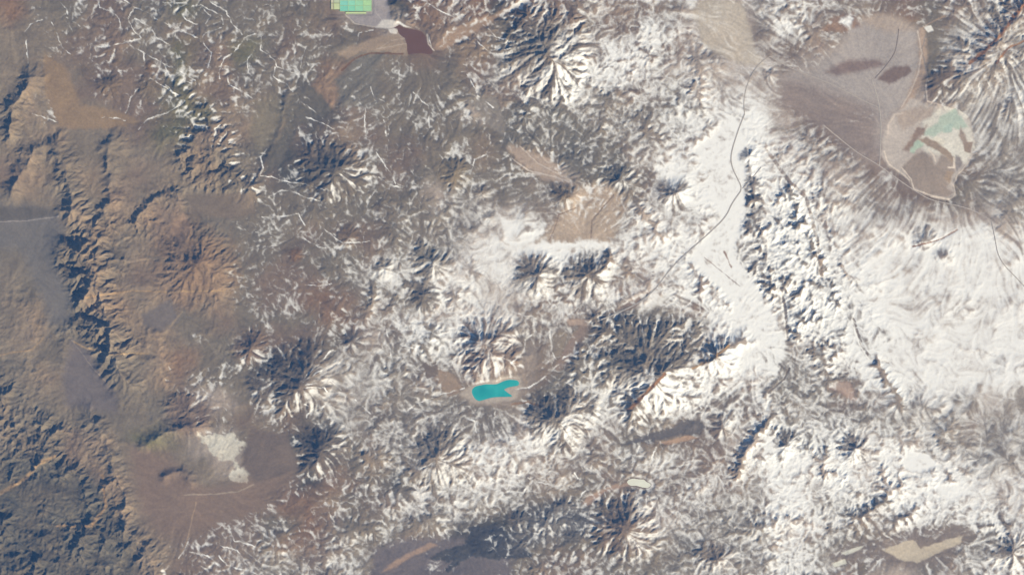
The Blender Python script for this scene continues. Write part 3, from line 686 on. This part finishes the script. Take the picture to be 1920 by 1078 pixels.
# narrow beds and coloured strips
wob1 = fbm(X, Y, 16, 3, 131); wob2 = fbm(X, Y, 16, 3, 137)
def lmask(pts, w):
    R_ = w * 3 + 10
    m = (X > min(p[0] for p in pts) - R_) & (X < max(p[0] for p in pts) + R_) & (Y > min(p[1] for p in pts) - R_) & (Y < max(p[1] for p in pts) + R_)
    return m
snow_line = np.zeros_like(X)
for pts, w, c, s, dep in LN:
    m = lmask(pts, w); 
    if not m.any(): continue
    k = 2.3 if s > .5 else 1.0
    d, _, _ = line_d(X[m] + k * wob1[m], Y[m] + k * wob2[m], pts)
    wv = w * (1 + .5 * wob2[m])
    q = 1 - smooth(wv * .5, wv * 1.25 + .6, d)
    if dep: Zh[m] -= dep * .6 * np.exp(-(d / (w * 1.6)) ** 2)
    if c is not None: col[m] = col[m] * (1 - q[:, None] * .85) + alb(c) * q[:, None] * .85; 
    if s > .5: snow_line[m] = np.maximum(snow_line[m], q * np.clip(.50 + .8 * wob1[m], .08, .9))
    elif c is not None: sn[m] = sn[m] * (1 - q) + s * q

# ------------------------------------------------------------------ where the snow lies
def norm(a):
    c = a[60:-60:3, 60:-60:3]; return (a - c.mean()) / (c.std() + 1e-9)
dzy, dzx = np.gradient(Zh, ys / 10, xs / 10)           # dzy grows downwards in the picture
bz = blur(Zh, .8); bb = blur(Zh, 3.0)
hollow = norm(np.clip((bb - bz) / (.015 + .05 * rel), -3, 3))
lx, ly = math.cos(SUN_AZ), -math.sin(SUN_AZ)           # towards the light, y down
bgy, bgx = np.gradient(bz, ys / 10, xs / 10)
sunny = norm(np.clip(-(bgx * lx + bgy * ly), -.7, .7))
flow = norm(np.clip(area, -.7 + .5 * wob1, 3.2))
strk = norm(np.abs(fbm(X + 10 * wob1, Y + 10 * wob2, 22, 3, 151)) * -1)
mott = norm(fbm(X, Y, 60, 4, 161)); fing = norm(fbm(X, Y, 6, 2, 171))
gn = norm(gul)
licn = norm(lic); licb = norm(lic2)
hollow2 = norm(np.clip((blur(Zh, 4.5) - blur(Zh, 1.4)) / (.03 + .10 * rel), -3, 3))
lowm = 1 - smooth(.15, .5, sn)
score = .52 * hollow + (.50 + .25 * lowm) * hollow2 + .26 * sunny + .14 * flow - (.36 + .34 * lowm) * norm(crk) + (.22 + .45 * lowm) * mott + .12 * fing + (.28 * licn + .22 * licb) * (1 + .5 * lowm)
score = norm(score)
vm = np.zeros_like(X)
for v in VOLC + [(1866, 122, 125)]: vm = np.maximum(vm, 1 - smooth(.6, 1.15, np.hypot(X - v[0], Y - v[1]) / v[2]))
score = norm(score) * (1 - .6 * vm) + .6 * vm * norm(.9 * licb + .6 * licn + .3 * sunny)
score = score * (1 - style) + style * norm(.50 * licn + .24 * licb + .55 * hollow + .65 * hollow2 + .45 * mott + .1 * flow)
from statistics import NormalDist
tab = np.array([NormalDist().inv_cdf(min(max(1 - p, .0005), .9995)) for p in np.linspace(0, 1, 201)])
sn = np.clip(sn, 0, 1)
thr = np.interp(np.where(sn < .9, sn * .80 + .045 * smooth(.04, .12, sn), sn * 2.0 - 1.035), np.linspace(0, 1, 201), tab)
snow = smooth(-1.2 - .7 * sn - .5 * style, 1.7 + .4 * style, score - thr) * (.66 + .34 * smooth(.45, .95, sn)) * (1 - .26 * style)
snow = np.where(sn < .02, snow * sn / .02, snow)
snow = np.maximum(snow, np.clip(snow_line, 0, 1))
for vx, vy, r, k, cr, tint, lab in VOLC:               # snow thinned on a cone's side away from the sun, deepening its shade
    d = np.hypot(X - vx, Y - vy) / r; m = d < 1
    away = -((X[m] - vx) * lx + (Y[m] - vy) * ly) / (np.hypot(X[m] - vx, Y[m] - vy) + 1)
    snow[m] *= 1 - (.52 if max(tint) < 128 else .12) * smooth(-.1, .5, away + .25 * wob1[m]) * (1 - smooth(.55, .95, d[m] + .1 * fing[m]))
print('snow', round(time.time() - T0, 1))

# ground colour: soil variation, and a darker tone in hollows
col = col * (1 - .5 * style[..., None] * smooth(.15, .5, sn)[..., None]) + alb((184, 170, 158)) * .5 * style[..., None] * smooth(.15, .5, sn)[..., None]
w_ = (.55 * smooth(.2, .55, sn))[..., None]; col = col * (1 - w_) + np.maximum(col, alb((154, 143, 133))) * w_
v1 = fbm(X, Y, 90, 4, 181); v2 = fbm(X, Y, 9, 3, 191)
col = col * (1 + .13 * v1 + (.09 * v2 + .05 * lic + .07 * lic2) * (.45 + rel))[..., None]
warm = (fbm(X, Y, 50, 4, 197) * .12)[..., None] * (.3 + rel[..., None]); col = col * (1 + warm * .3 * np.array([1.0, 0, -1.2]))
low = (np.clip(-hollow, -2, 2) * .06)[..., None] * np.array([1, .8, .6]) * rel[..., None]  # hollows darker and less red, crests lighter
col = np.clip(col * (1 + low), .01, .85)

# ------------------------------------------------------------------ materials
def mat(name):
    m = bpy.data.materials.new(name); m.use_nodes = True; return m, m.node_tree.nodes, m.node_tree.links, m.node_tree.nodes['Principled BSDF']
M_GROUND, n, l, b = mat('high desert ground')
a1 = n.new('ShaderNodeAttribute'); a1.attribute_name = 'soil'; a2 = n.new('ShaderNodeAttribute'); a2.attribute_name = 'snow_cover'
tc = n.new('ShaderNodeTexCoord'); nz = n.new('ShaderNodeTexNoise'); nz.inputs['Scale'].default_value = 4.5; nz.inputs['Detail'].default_value = 4
l.new(tc.outputs['Object'], nz.inputs['Vector'])
nz2 = n.new('ShaderNodeTexNoise'); nz2.inputs['Scale'].default_value = 2.4; nz2.inputs['Detail'].default_value = 5; l.new(tc.outputs['Object'], nz2.inputs['Vector'])
ma = n.new('ShaderNodeMath'); ma.operation = 'MULTIPLY_ADD'; l.new(nz.outputs['Fac'], ma.inputs[0]); ma.inputs[1].default_value = .30; ma.inputs[2].default_value = -.15
ad = n.new('ShaderNodeMath'); ad.operation = 'ADD'; l.new(a2.outputs['Fac'], ad.inputs[0]); l.new(ma.outputs[0], ad.inputs[1])
mr = n.new('ShaderNodeMapRange'); mr.interpolation_type = 'SMOOTHSTEP'; mr.inputs['From Min'].default_value = .04; mr.inputs['From Max'].default_value = .96
l.new(ad.outputs[0], mr.inputs['Value'])
vr = n.new('ShaderNodeMapRange'); vr.inputs['To Min'].default_value = .72; vr.inputs['To Max'].default_value = 1.28; l.new(nz2.outputs['Fac'], vr.inputs['Value'])
mul = n.new('ShaderNodeMix'); mul.data_type = 'RGBA'; mul.blend_type = 'MULTIPLY'; mul.inputs[0].default_value = 1
l.new(a1.outputs['Color'], mul.inputs[6])
cmb = n.new('ShaderNodeCombineColor'); [l.new(vr.outputs[0], cmb.inputs[i]) for i in range(3)]; l.new(cmb.outputs[0], mul.inputs[7])
mx = n.new('ShaderNodeMix'); mx.data_type = 'RGBA'; l.new(mr.outputs[0], mx.inputs[0]); l.new(mul.outputs[2], mx.inputs[6]); mx.inputs[7].default_value = (.835, .785, .665, 1)
l.new(mx.outputs[2], b.inputs['Base Color']); b.inputs['Roughness'].default_value = .92
b.inputs['Specular IOR Level'].default_value = .1
bp = n.new('ShaderNodeBump'); bp.inputs['Strength'].default_value = .35; bp.inputs['Distance'].default_value = .06; l.new(nz.outputs['Fac'], bp.inputs['Height']); l.new(bp.outputs[0], b.inputs['Normal'])

def plain(name, c, rough=.9, var=.12, scale=1.5, spec=.15, c2=None):
    m, n, l, b = mat(name); tc = n.new('ShaderNodeTexCoord'); nz = n.new('ShaderNodeTexNoise'); nz.inputs['Scale'].default_value = scale; nz.inputs['Detail'].default_value = 5
    l.new(tc.outputs['Object'], nz.inputs['Vector']); rp = n.new('ShaderNodeValToRGB'); c = np.array(c)
    ca = c * (1 - var); cb = (c * (1 + var)) if c2 is None else np.array(c2)
    rp.color_ramp.elements[0].position = .3; rp.color_ramp.elements[1].position = .7
    rp.color_ramp.elements[0].color = (*ca, 1); rp.color_ramp.elements[1].color = (*np.clip(cb, 0, .9), 1)
    l.new(nz.outputs['Fac'], rp.inputs[0]); l.new(rp.outputs[0], b.inputs['Base Color']); b.inputs['Roughness'].default_value = rough
    b.inputs['Specular IOR Level'].default_value = spec; return m
M_TURQ = plain('turquoise water', alb((38, 160, 162)), .35, .06, .22, .3, alb((66, 190, 180)))
M_SHOAL = plain('pale shallows', alb((120, 205, 190)), .5, .1, 2, .2)
M_REDW = plain('brown brine', alb((114, 88, 86)), .4, .05, .35, .3)
M_WHITEW = plain('white ice', alb((232, 230, 208)), .6, .04, .8, .2)
M_SHORE = plain('salt shore', alb((222, 208, 188)), .9, .1, 2)
M_DIKE = plain('pond dike', alb((190, 212, 160)), .9, .08, 2)
M_DIKE2 = plain('dark pond dike', alb((150, 150, 110)), .9, .08, 2)
road_m = {}

# ------------------------------------------------------------------ the terrain mesh, cut where one thing meets the next
def W(x, y): return (x - W0 / 2) / 10, (H0 / 2 - y) / 10
PX, PY = W(X, Y); NY, NX = X.shape
NZ = np.stack([-np.gradient(Zh, PX[0], axis=1), -np.gradient(Zh, PY[:, 0], axis=0), np.ones_like(Zh)], -1); NZ /= np.linalg.norm(NZ, axis=-1, keepdims=True)
owner = np.zeros((NY - 1, NX - 1), int)                  # 0 = the terrain sheet
CXm = (X[:-1, :-1] + X[1:, 1:]) / 2; CYm = (Y[:-1, :-1] + Y[1:, 1:]) / 2
wobf = wob1[:-1, :-1]; wobg = wob2[:-1, :-1]
REG = []
def claim(mask, name, label, cat, kind, centre, group=None):
    REG.append((name, label, cat, kind, centre, group)); owner[mask & (owner == 0)] = len(REG)
order_v = sorted(range(len(VOLC)), key=lambda i: VOLC[i][2])
def kindname(v):
    lab = v[6]
    for k, nm in (('lava dome', 'lava_dome'), ('volcano', 'volcano'), ('cone', 'volcanic_cone'), ('peak', 'peak'), ('dome', 'hill'), ('hill', 'hill'), ('ridge', 'ridge'), ('mountain', 'mountain')):
        if k in lab: return nm
    return 'peak'
for i in order_v:
    v = VOLC[i]; d = np.hypot(CXm - v[0], CYm - v[1]) / v[2] + .13 * wobf + .08 * wobg
    claim(d < .84, kindname(v), v[6], kindname(v).replace('_', ' '), 'thing', (v[0], v[1]))
def inpoly(pts, k=3): 
    m = (CXm > min(p[0] for p in pts) - 9) & (CXm < max(p[0] for p in pts) + 9) & (CYm > min(p[1] for p in pts) - 9) & (CYm < max(p[1] for p in pts) + 9)
    r = np.zeros(CXm.shape, bool); r[m] = poly_sd(CXm[m] + k * wobf[m], CYm[m] + k * wobg[m], pts) > 0; return r
def find(pt):                                            # the painted outline that begins at this point
    return next(p[0] for p in P if tuple(p[0][0]) == pt)
for st, nm, lab, cat in (
    ((806, 1043), 'lava_flow', 'blue-black lava flow with ragged edges near the bottom centre', 'lava flow'),
    ((1165, 834), 'lava_flow', 'smooth grey lava flow spreading west from the dark lava dome', 'lava flow'),
    ((1763, 198), 'salt_flat', 'large salt flat of brown mud, pale green brine and white crust, upper right', 'salt flat'),
    ((1655, 1030), 'salt_flat', 'tan ragged salt flat near the lower right corner', 'salt flat'),
    ((370, 812), 'salt_deposit', 'cream-white salt tongue spilling over brown ground in the lower left', 'salt deposit'),
    ((1600, 40), 'plain', 'smooth grey alluvial plain with two darker patches and thin tracks', 'plain'),
    ((955, 268), 'alluvial_fan', 'pinkish tan streaked alluvial fan narrowing to the lower right, upper centre', 'fan'),
    ((1052, 400), 'alluvial_fan', 'striped tan fan above the long white snow band', 'fan'),
    ((240, 832), 'plain', 'brown sandy plateau plain in the lower left', 'plain'),
    ((-150, 385), 'plain', 'grey gravel plain at the left edge', 'plain')):
    claim(inpoly(find(st)), nm, lab, cat, 'structure', None)

def grid_mesh(name, fm, centre, extra_z=0.0):
    iy, ix = np.nonzero(fm); a = iy * NX + ix
    quads = np.stack([a, a + NX, a + NX + 1, a + 1], 1)     # counter-clockwise seen from above (Y runs down)
    used, inv = np.unique(quads, return_inverse=True); inv = inv.reshape(-1, 4)
    cz = 0.0
    co = np.stack([PX.ravel()[used], PY.ravel()[used], Zh.ravel()[used]], 1).astype(np.float32)
    loc = np.zeros(3)
    if centre is not None:
        wx_, wy_ = W(*centre); loc = np.array([wx_, wy_, co[:, 2].min()])
    co = co - loc.astype(np.float32)
    me = bpy.data.meshes.new(name); nv = len(used); nf = len(quads)
    me.vertices.add(nv); me.vertices.foreach_set('co', co.ravel())
    me.loops.add(nf * 4); me.loops.foreach_set('vertex_index', inv.ravel().astype(np.int32))
    me.polygons.add(nf); me.polygons.foreach_set('loop_start', np.arange(0, nf * 4, 4, dtype=np.int32)); me.polygons.foreach_set('loop_total', np.full(nf, 4, np.int32))
    me.update(calc_edges=True)
    me.polygons.foreach_set('use_smooth', np.ones(nf, bool))
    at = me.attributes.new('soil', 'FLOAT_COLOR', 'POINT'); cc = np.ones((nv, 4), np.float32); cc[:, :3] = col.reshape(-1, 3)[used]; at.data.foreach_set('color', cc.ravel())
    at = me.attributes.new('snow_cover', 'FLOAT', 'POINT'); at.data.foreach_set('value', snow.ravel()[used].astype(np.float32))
    me.normals_split_custom_set_from_vertices(NZ.reshape(-1, 3)[used].astype(np.float32))
    me.materials.append(M_GROUND)
    o = bpy.data.objects.new(name, me); S.collection.objects.link(o); o.location = loc
    return o
t_ = grid_mesh('terrain', owner == 0, None); t_['kind'] = 'structure'; t_['label'] = 'brown and snow-streaked high desert mountains seen from straight above'; t_['category'] = 'terrain'
for k, (nm, lab, cat, kind, c, grp) in enumerate(REG, 1):
    fm = owner == k
    if not fm.any(): continue
    o = grid_mesh(nm, fm, c); o['label'] = lab; o['category'] = cat
    if kind == 'structure': o['kind'] = 'structure'
print('mesh', round(time.time() - T0, 1))

# ------------------------------------------------------------------ waters, ponds, roads
def height_at(x, y):
    ix = np.interp(x, xs, np.arange(NX)); iy = np.interp(y, ys, np.arange(NY)); return bilin(Zh, ix, iy)
def sheet(name, pts, z, thick, m, parent=None, base=None):
    n_ = len(pts); bx, by = (0, 0) if base is None else W(*base)
    v = [(W(*p)[0] - bx, W(*p)[1] - by, z) for p in pts] + [(W(*p)[0] - bx, W(*p)[1] - by, z - thick) for p in pts]
    top = list(range(n_))[::-1]
    ar = sum(pts[i][0] * pts[(i + 1) % n_][1] - pts[(i + 1) % n_][0] * pts[i][1] for i in range(n_))
    if ar < 0: top = top[::-1]
    f = [top] + [(i, (i + 1) % n_, n_ + (i + 1) % n_, n_ + i) for i in range(n_)]
    me = bpy.data.meshes.new(name); me.from_pydata(v, [], f); me.update()
    import bmesh
    bm = bmesh.new(); bm.from_mesh(me); bmesh.ops.recalc_face_normals(bm, faces=bm.faces); bm.to_mesh(me); bm.free()
    me.materials.append(m); o = bpy.data.objects.new(name, me); S.collection.objects.link(o); o.parent = parent; return o
def tag(o, label, cat, kind=None, group=None):
    o['label'] = label; o['category'] = cat
    if kind: o['kind'] = kind
    if group: o['group'] = group
def shrink(pts, d):
    cx, cy = np.mean(pts, 0); out = []
    n_ = len(pts)
    ar = sum(pts[i][0] * pts[(i + 1) % n_][1] - pts[(i + 1) % n_][0] * pts[i][1] for i in range(n_)); s = 1 if ar > 0 else -1
    for i in range(n_):
        a, b_, c = pts[i - 1], pts[i], pts[(i + 1) % n_]; tx, ty = c[0] - a[0], c[1] - a[1]; L = math.hypot(tx, ty) + 1e-9
        out.append((b_[0] - s * ty / L * d * 1, b_[1] + s * tx / L * d * 1))
    return out
lk = sheet('lake', rounded(LAKE), lev_lake - .02, .06, M_SHOAL); tag(lk, 'turquoise two-armed lake with a pale salt shore', 'lake', 'structure')
wt = sheet('water', rounded(shrink(LAKE, .9)), lev_lake - .012, .05, M_TURQ, lk)
lk = sheet('lake', rounded(REDLAKE), lev_red - .02, .06, M_REDW); tag(lk, 'dark reddish brown salt lake near the top', 'lake', 'structure')
lk = sheet('lake', rounded(WHITELAKE), lev_white - .02, .06, M_WHITEW); tag(lk, 'small milky white frozen lake above the snow-ribbed volcano', 'lake', 'structure')

gx0 = [637.5, 653, 666.5, 681.5, 697]; gy0 = [-14, 2, 11.5, 22.2]
names = ['pale jade', 'bright mint', 'light green', 'yellow-green', 'sea green', 'mint', 'soft green', 'lime-tinted', 'deep mint', 'clear mint', 'milky green', 'grassy green']
cols = [(146, 216, 190), (150, 222, 184), (158, 224, 170), (172, 222, 150), (128, 214, 190), (140, 224, 186), (152, 220, 172), (176, 224, 156), (118, 208, 180), (128, 216, 176), (146, 218, 170), (164, 216, 158)]
posn = [('first', 'second', 'third', 'fourth'), ('top', 'middle', 'bottom')]
PONDS = []
k = 0
for r_ in range(3):
    for c_ in range(4):
        PONDS.append((gx0[c_], gy0[r_], gx0[c_ + 1], gy0[r_ + 1], cols[k], '%s evaporation pond, %s from the left in the %s row of green ponds' % (names[k], posn[0][c_], posn[1][r_]), M_DIKE)); k += 1
PONDS += [(626, 7, 637.5, 19, (206, 216, 158), 'pale yellow-green square pond framed by dark dikes at the corner of the pond field', M_DIKE2),
          (620.5, 7, 626, 19, (196, 188, 150), 'narrow beige pond at the left edge of the pond field', M_DIKE2),
          (626, -12, 637.5, 7, (190, 200, 162), 'greyish pond above the pale yellow-green square pond', M_DIKE2),
          (620.5, -12, 626, 7, (206, 196, 168), 'narrow sandy pond at the top left corner of the pond field', M_DIKE2),
          (648, 23.5, 687, 27, (214, 222, 158), 'long thin yellowish pond below the green ponds', M_DIKE)]
for x0, y0, x1, y1, c, lab, dm in PONDS:
    cx, cy = (x0 + x1) / 2, (y0 + y1) / 2; wx_, wy_ = W(cx, cy)
    e = bpy.data.objects.new('evaporation_pond', None); S.collection.objects.link(e); e.location = (wx_, wy_, lev_pond); e.empty_display_size = .2
    tag(e, lab, 'pond', None, 'evaporation ponds in the pond field')
    w = .3
    ring = [(x0, y0), (x1, y0), (x1, y1), (x0, y1)]; inn = [(x0 + w, y0 + w), (x1 - w, y0 + w), (x1 - w, y1 - w), (x0 + w, y1 - w)]
    v = []; 
    for p, z in [(q, -.12) for q in ring] + [(q, .05) for q in ring] + [(q, .05) for q in inn] + [(q, -.02) for q in inn]:
        a, b_ = W(*p); s_ = .998; v.append(((a - wx_) * s_, (b_ - wy_) * s_, z))
    f = []
    for i in range(4):
        j = (i + 1) % 4
        f += [(i, j, 4 + j, 4 + i), (4 + i, 4 + j, 8 + j, 8 + i), (8 + i, 8 + j, 12 + j, 12 + i)]
    me = bpy.data.meshes.new('dike'); me.from_pydata(v, [], f); me.materials.append(dm); o = bpy.data.objects.new('dike', me); S.collection.objects.link(o); o.parent = e
    c1 = alb(np.array(c) * .78 + np.array((205, 222, 196)) * .22); m_ = plain('brine ' + lab[:20], c1 * .97, .35, .05, .8, .25, c1 * 1.06 * np.array([1.04, 1, .94]))
    sheet('brine', [(x0 + w, y0 + w), (x1 - w, y0 + w), (x1 - w, y1 - w), (x0 + w, y1 - w)], .01, .05, m_, e, (cx, cy))

def ribbon(name, pts, w, c):
    q = [np.array(p, float) for p in pts]
    for _ in range(2): q = [q[0]] + sum([[a * .75 + b_ * .25, a * .25 + b_ * .75] for a, b_ in zip(q, q[1:])], []) + [q[-1]]
    out = [q[0]]
    for a, b_ in zip(q, q[1:]):
        k = max(1, int(np.linalg.norm(b_ - a) / 1.6)); out += [a + (b_ - a) * (i + 1) / k for i in range(k)]
    q = np.array(out); t = np.gradient(q, axis=0); t /= np.linalg.norm(t, axis=1, keepdims=True) + 1e-9; nrm = np.stack([-t[:, 1], t[:, 0]], 1)
    v = []; f = []
    for s in (-1, -.33, .33, 1):
        p = q + nrm * s * w; z = height_at(p[:, 0], p[:, 1]) + .035; v.append(np.stack([*W(p[:, 0], p[:, 1]), z], 1))
    nq = len(q); v = np.concatenate(v)
    zz = v[:, 2].reshape(4, nq); zz[:] = zz.max(0); v[:, 2] = zz.ravel()
    for k in range(3):
        for i in range(nq - 1): f.append((k * nq + i, k * nq + i + 1, (k + 1) * nq + i + 1, (k + 1) * nq + i))
    me = bpy.data.meshes.new(name); me.from_pydata(v.tolist(), [], f)
    if me.polygons[0].normal.z < 0: me.flip_normals()
    key = tuple(c)
    if key not in road_m: road_m[key] = plain('road gravel', alb(c), .95, .12, 3)
    me.materials.append(road_m[key]); o = bpy.data.objects.new(name, me); S.collection.objects.link(o); return o
for nm, w, c, pts, lab in ROADS:
    o = ribbon('road' if nm == 'highway' else 'track', pts, w, c); tag(o, lab, 'road', 'structure')

# ------------------------------------------------------------------ the air between the camera and the ground
hz = bpy.data.meshes.new('haze'); hx, hy, z0, z1 = 900, 900, float(Zh.min()) - 1.0, CAM_Z + 3
hv = [(sx * hx, sy * hy, z) for z in (z0, z1) for sx, sy in ((-1, -1), (1, -1), (1, 1), (-1, 1))]
hz.from_pydata(hv, [], [(3, 2, 1, 0), (4, 5, 6, 7), (0, 1, 5, 4), (1, 2, 6, 5), (2, 3, 7, 6), (3, 0, 4, 7)])
hm = bpy.data.materials.new('air'); hm.use_nodes = True; n = hm.node_tree.nodes; n.remove(n['Principled BSDF'])
pv = n.new('ShaderNodeVolumePrincipled'); pv.inputs['Density'].default_value = .00046; pv.inputs['Color'].default_value = (.14, .36, .82, 1)
hm.node_tree.links.new(pv.outputs[0], n['Material Output'].inputs['Volume']); hz.materials.append(hm)
ho = bpy.data.objects.new('haze', hz); S.collection.objects.link(ho); ho['kind'] = 'stuff'; ho['label'] = 'thin blue haze of air over the mountains'; ho['category'] = 'haze'
print('done', round(time.time() - T0, 1))
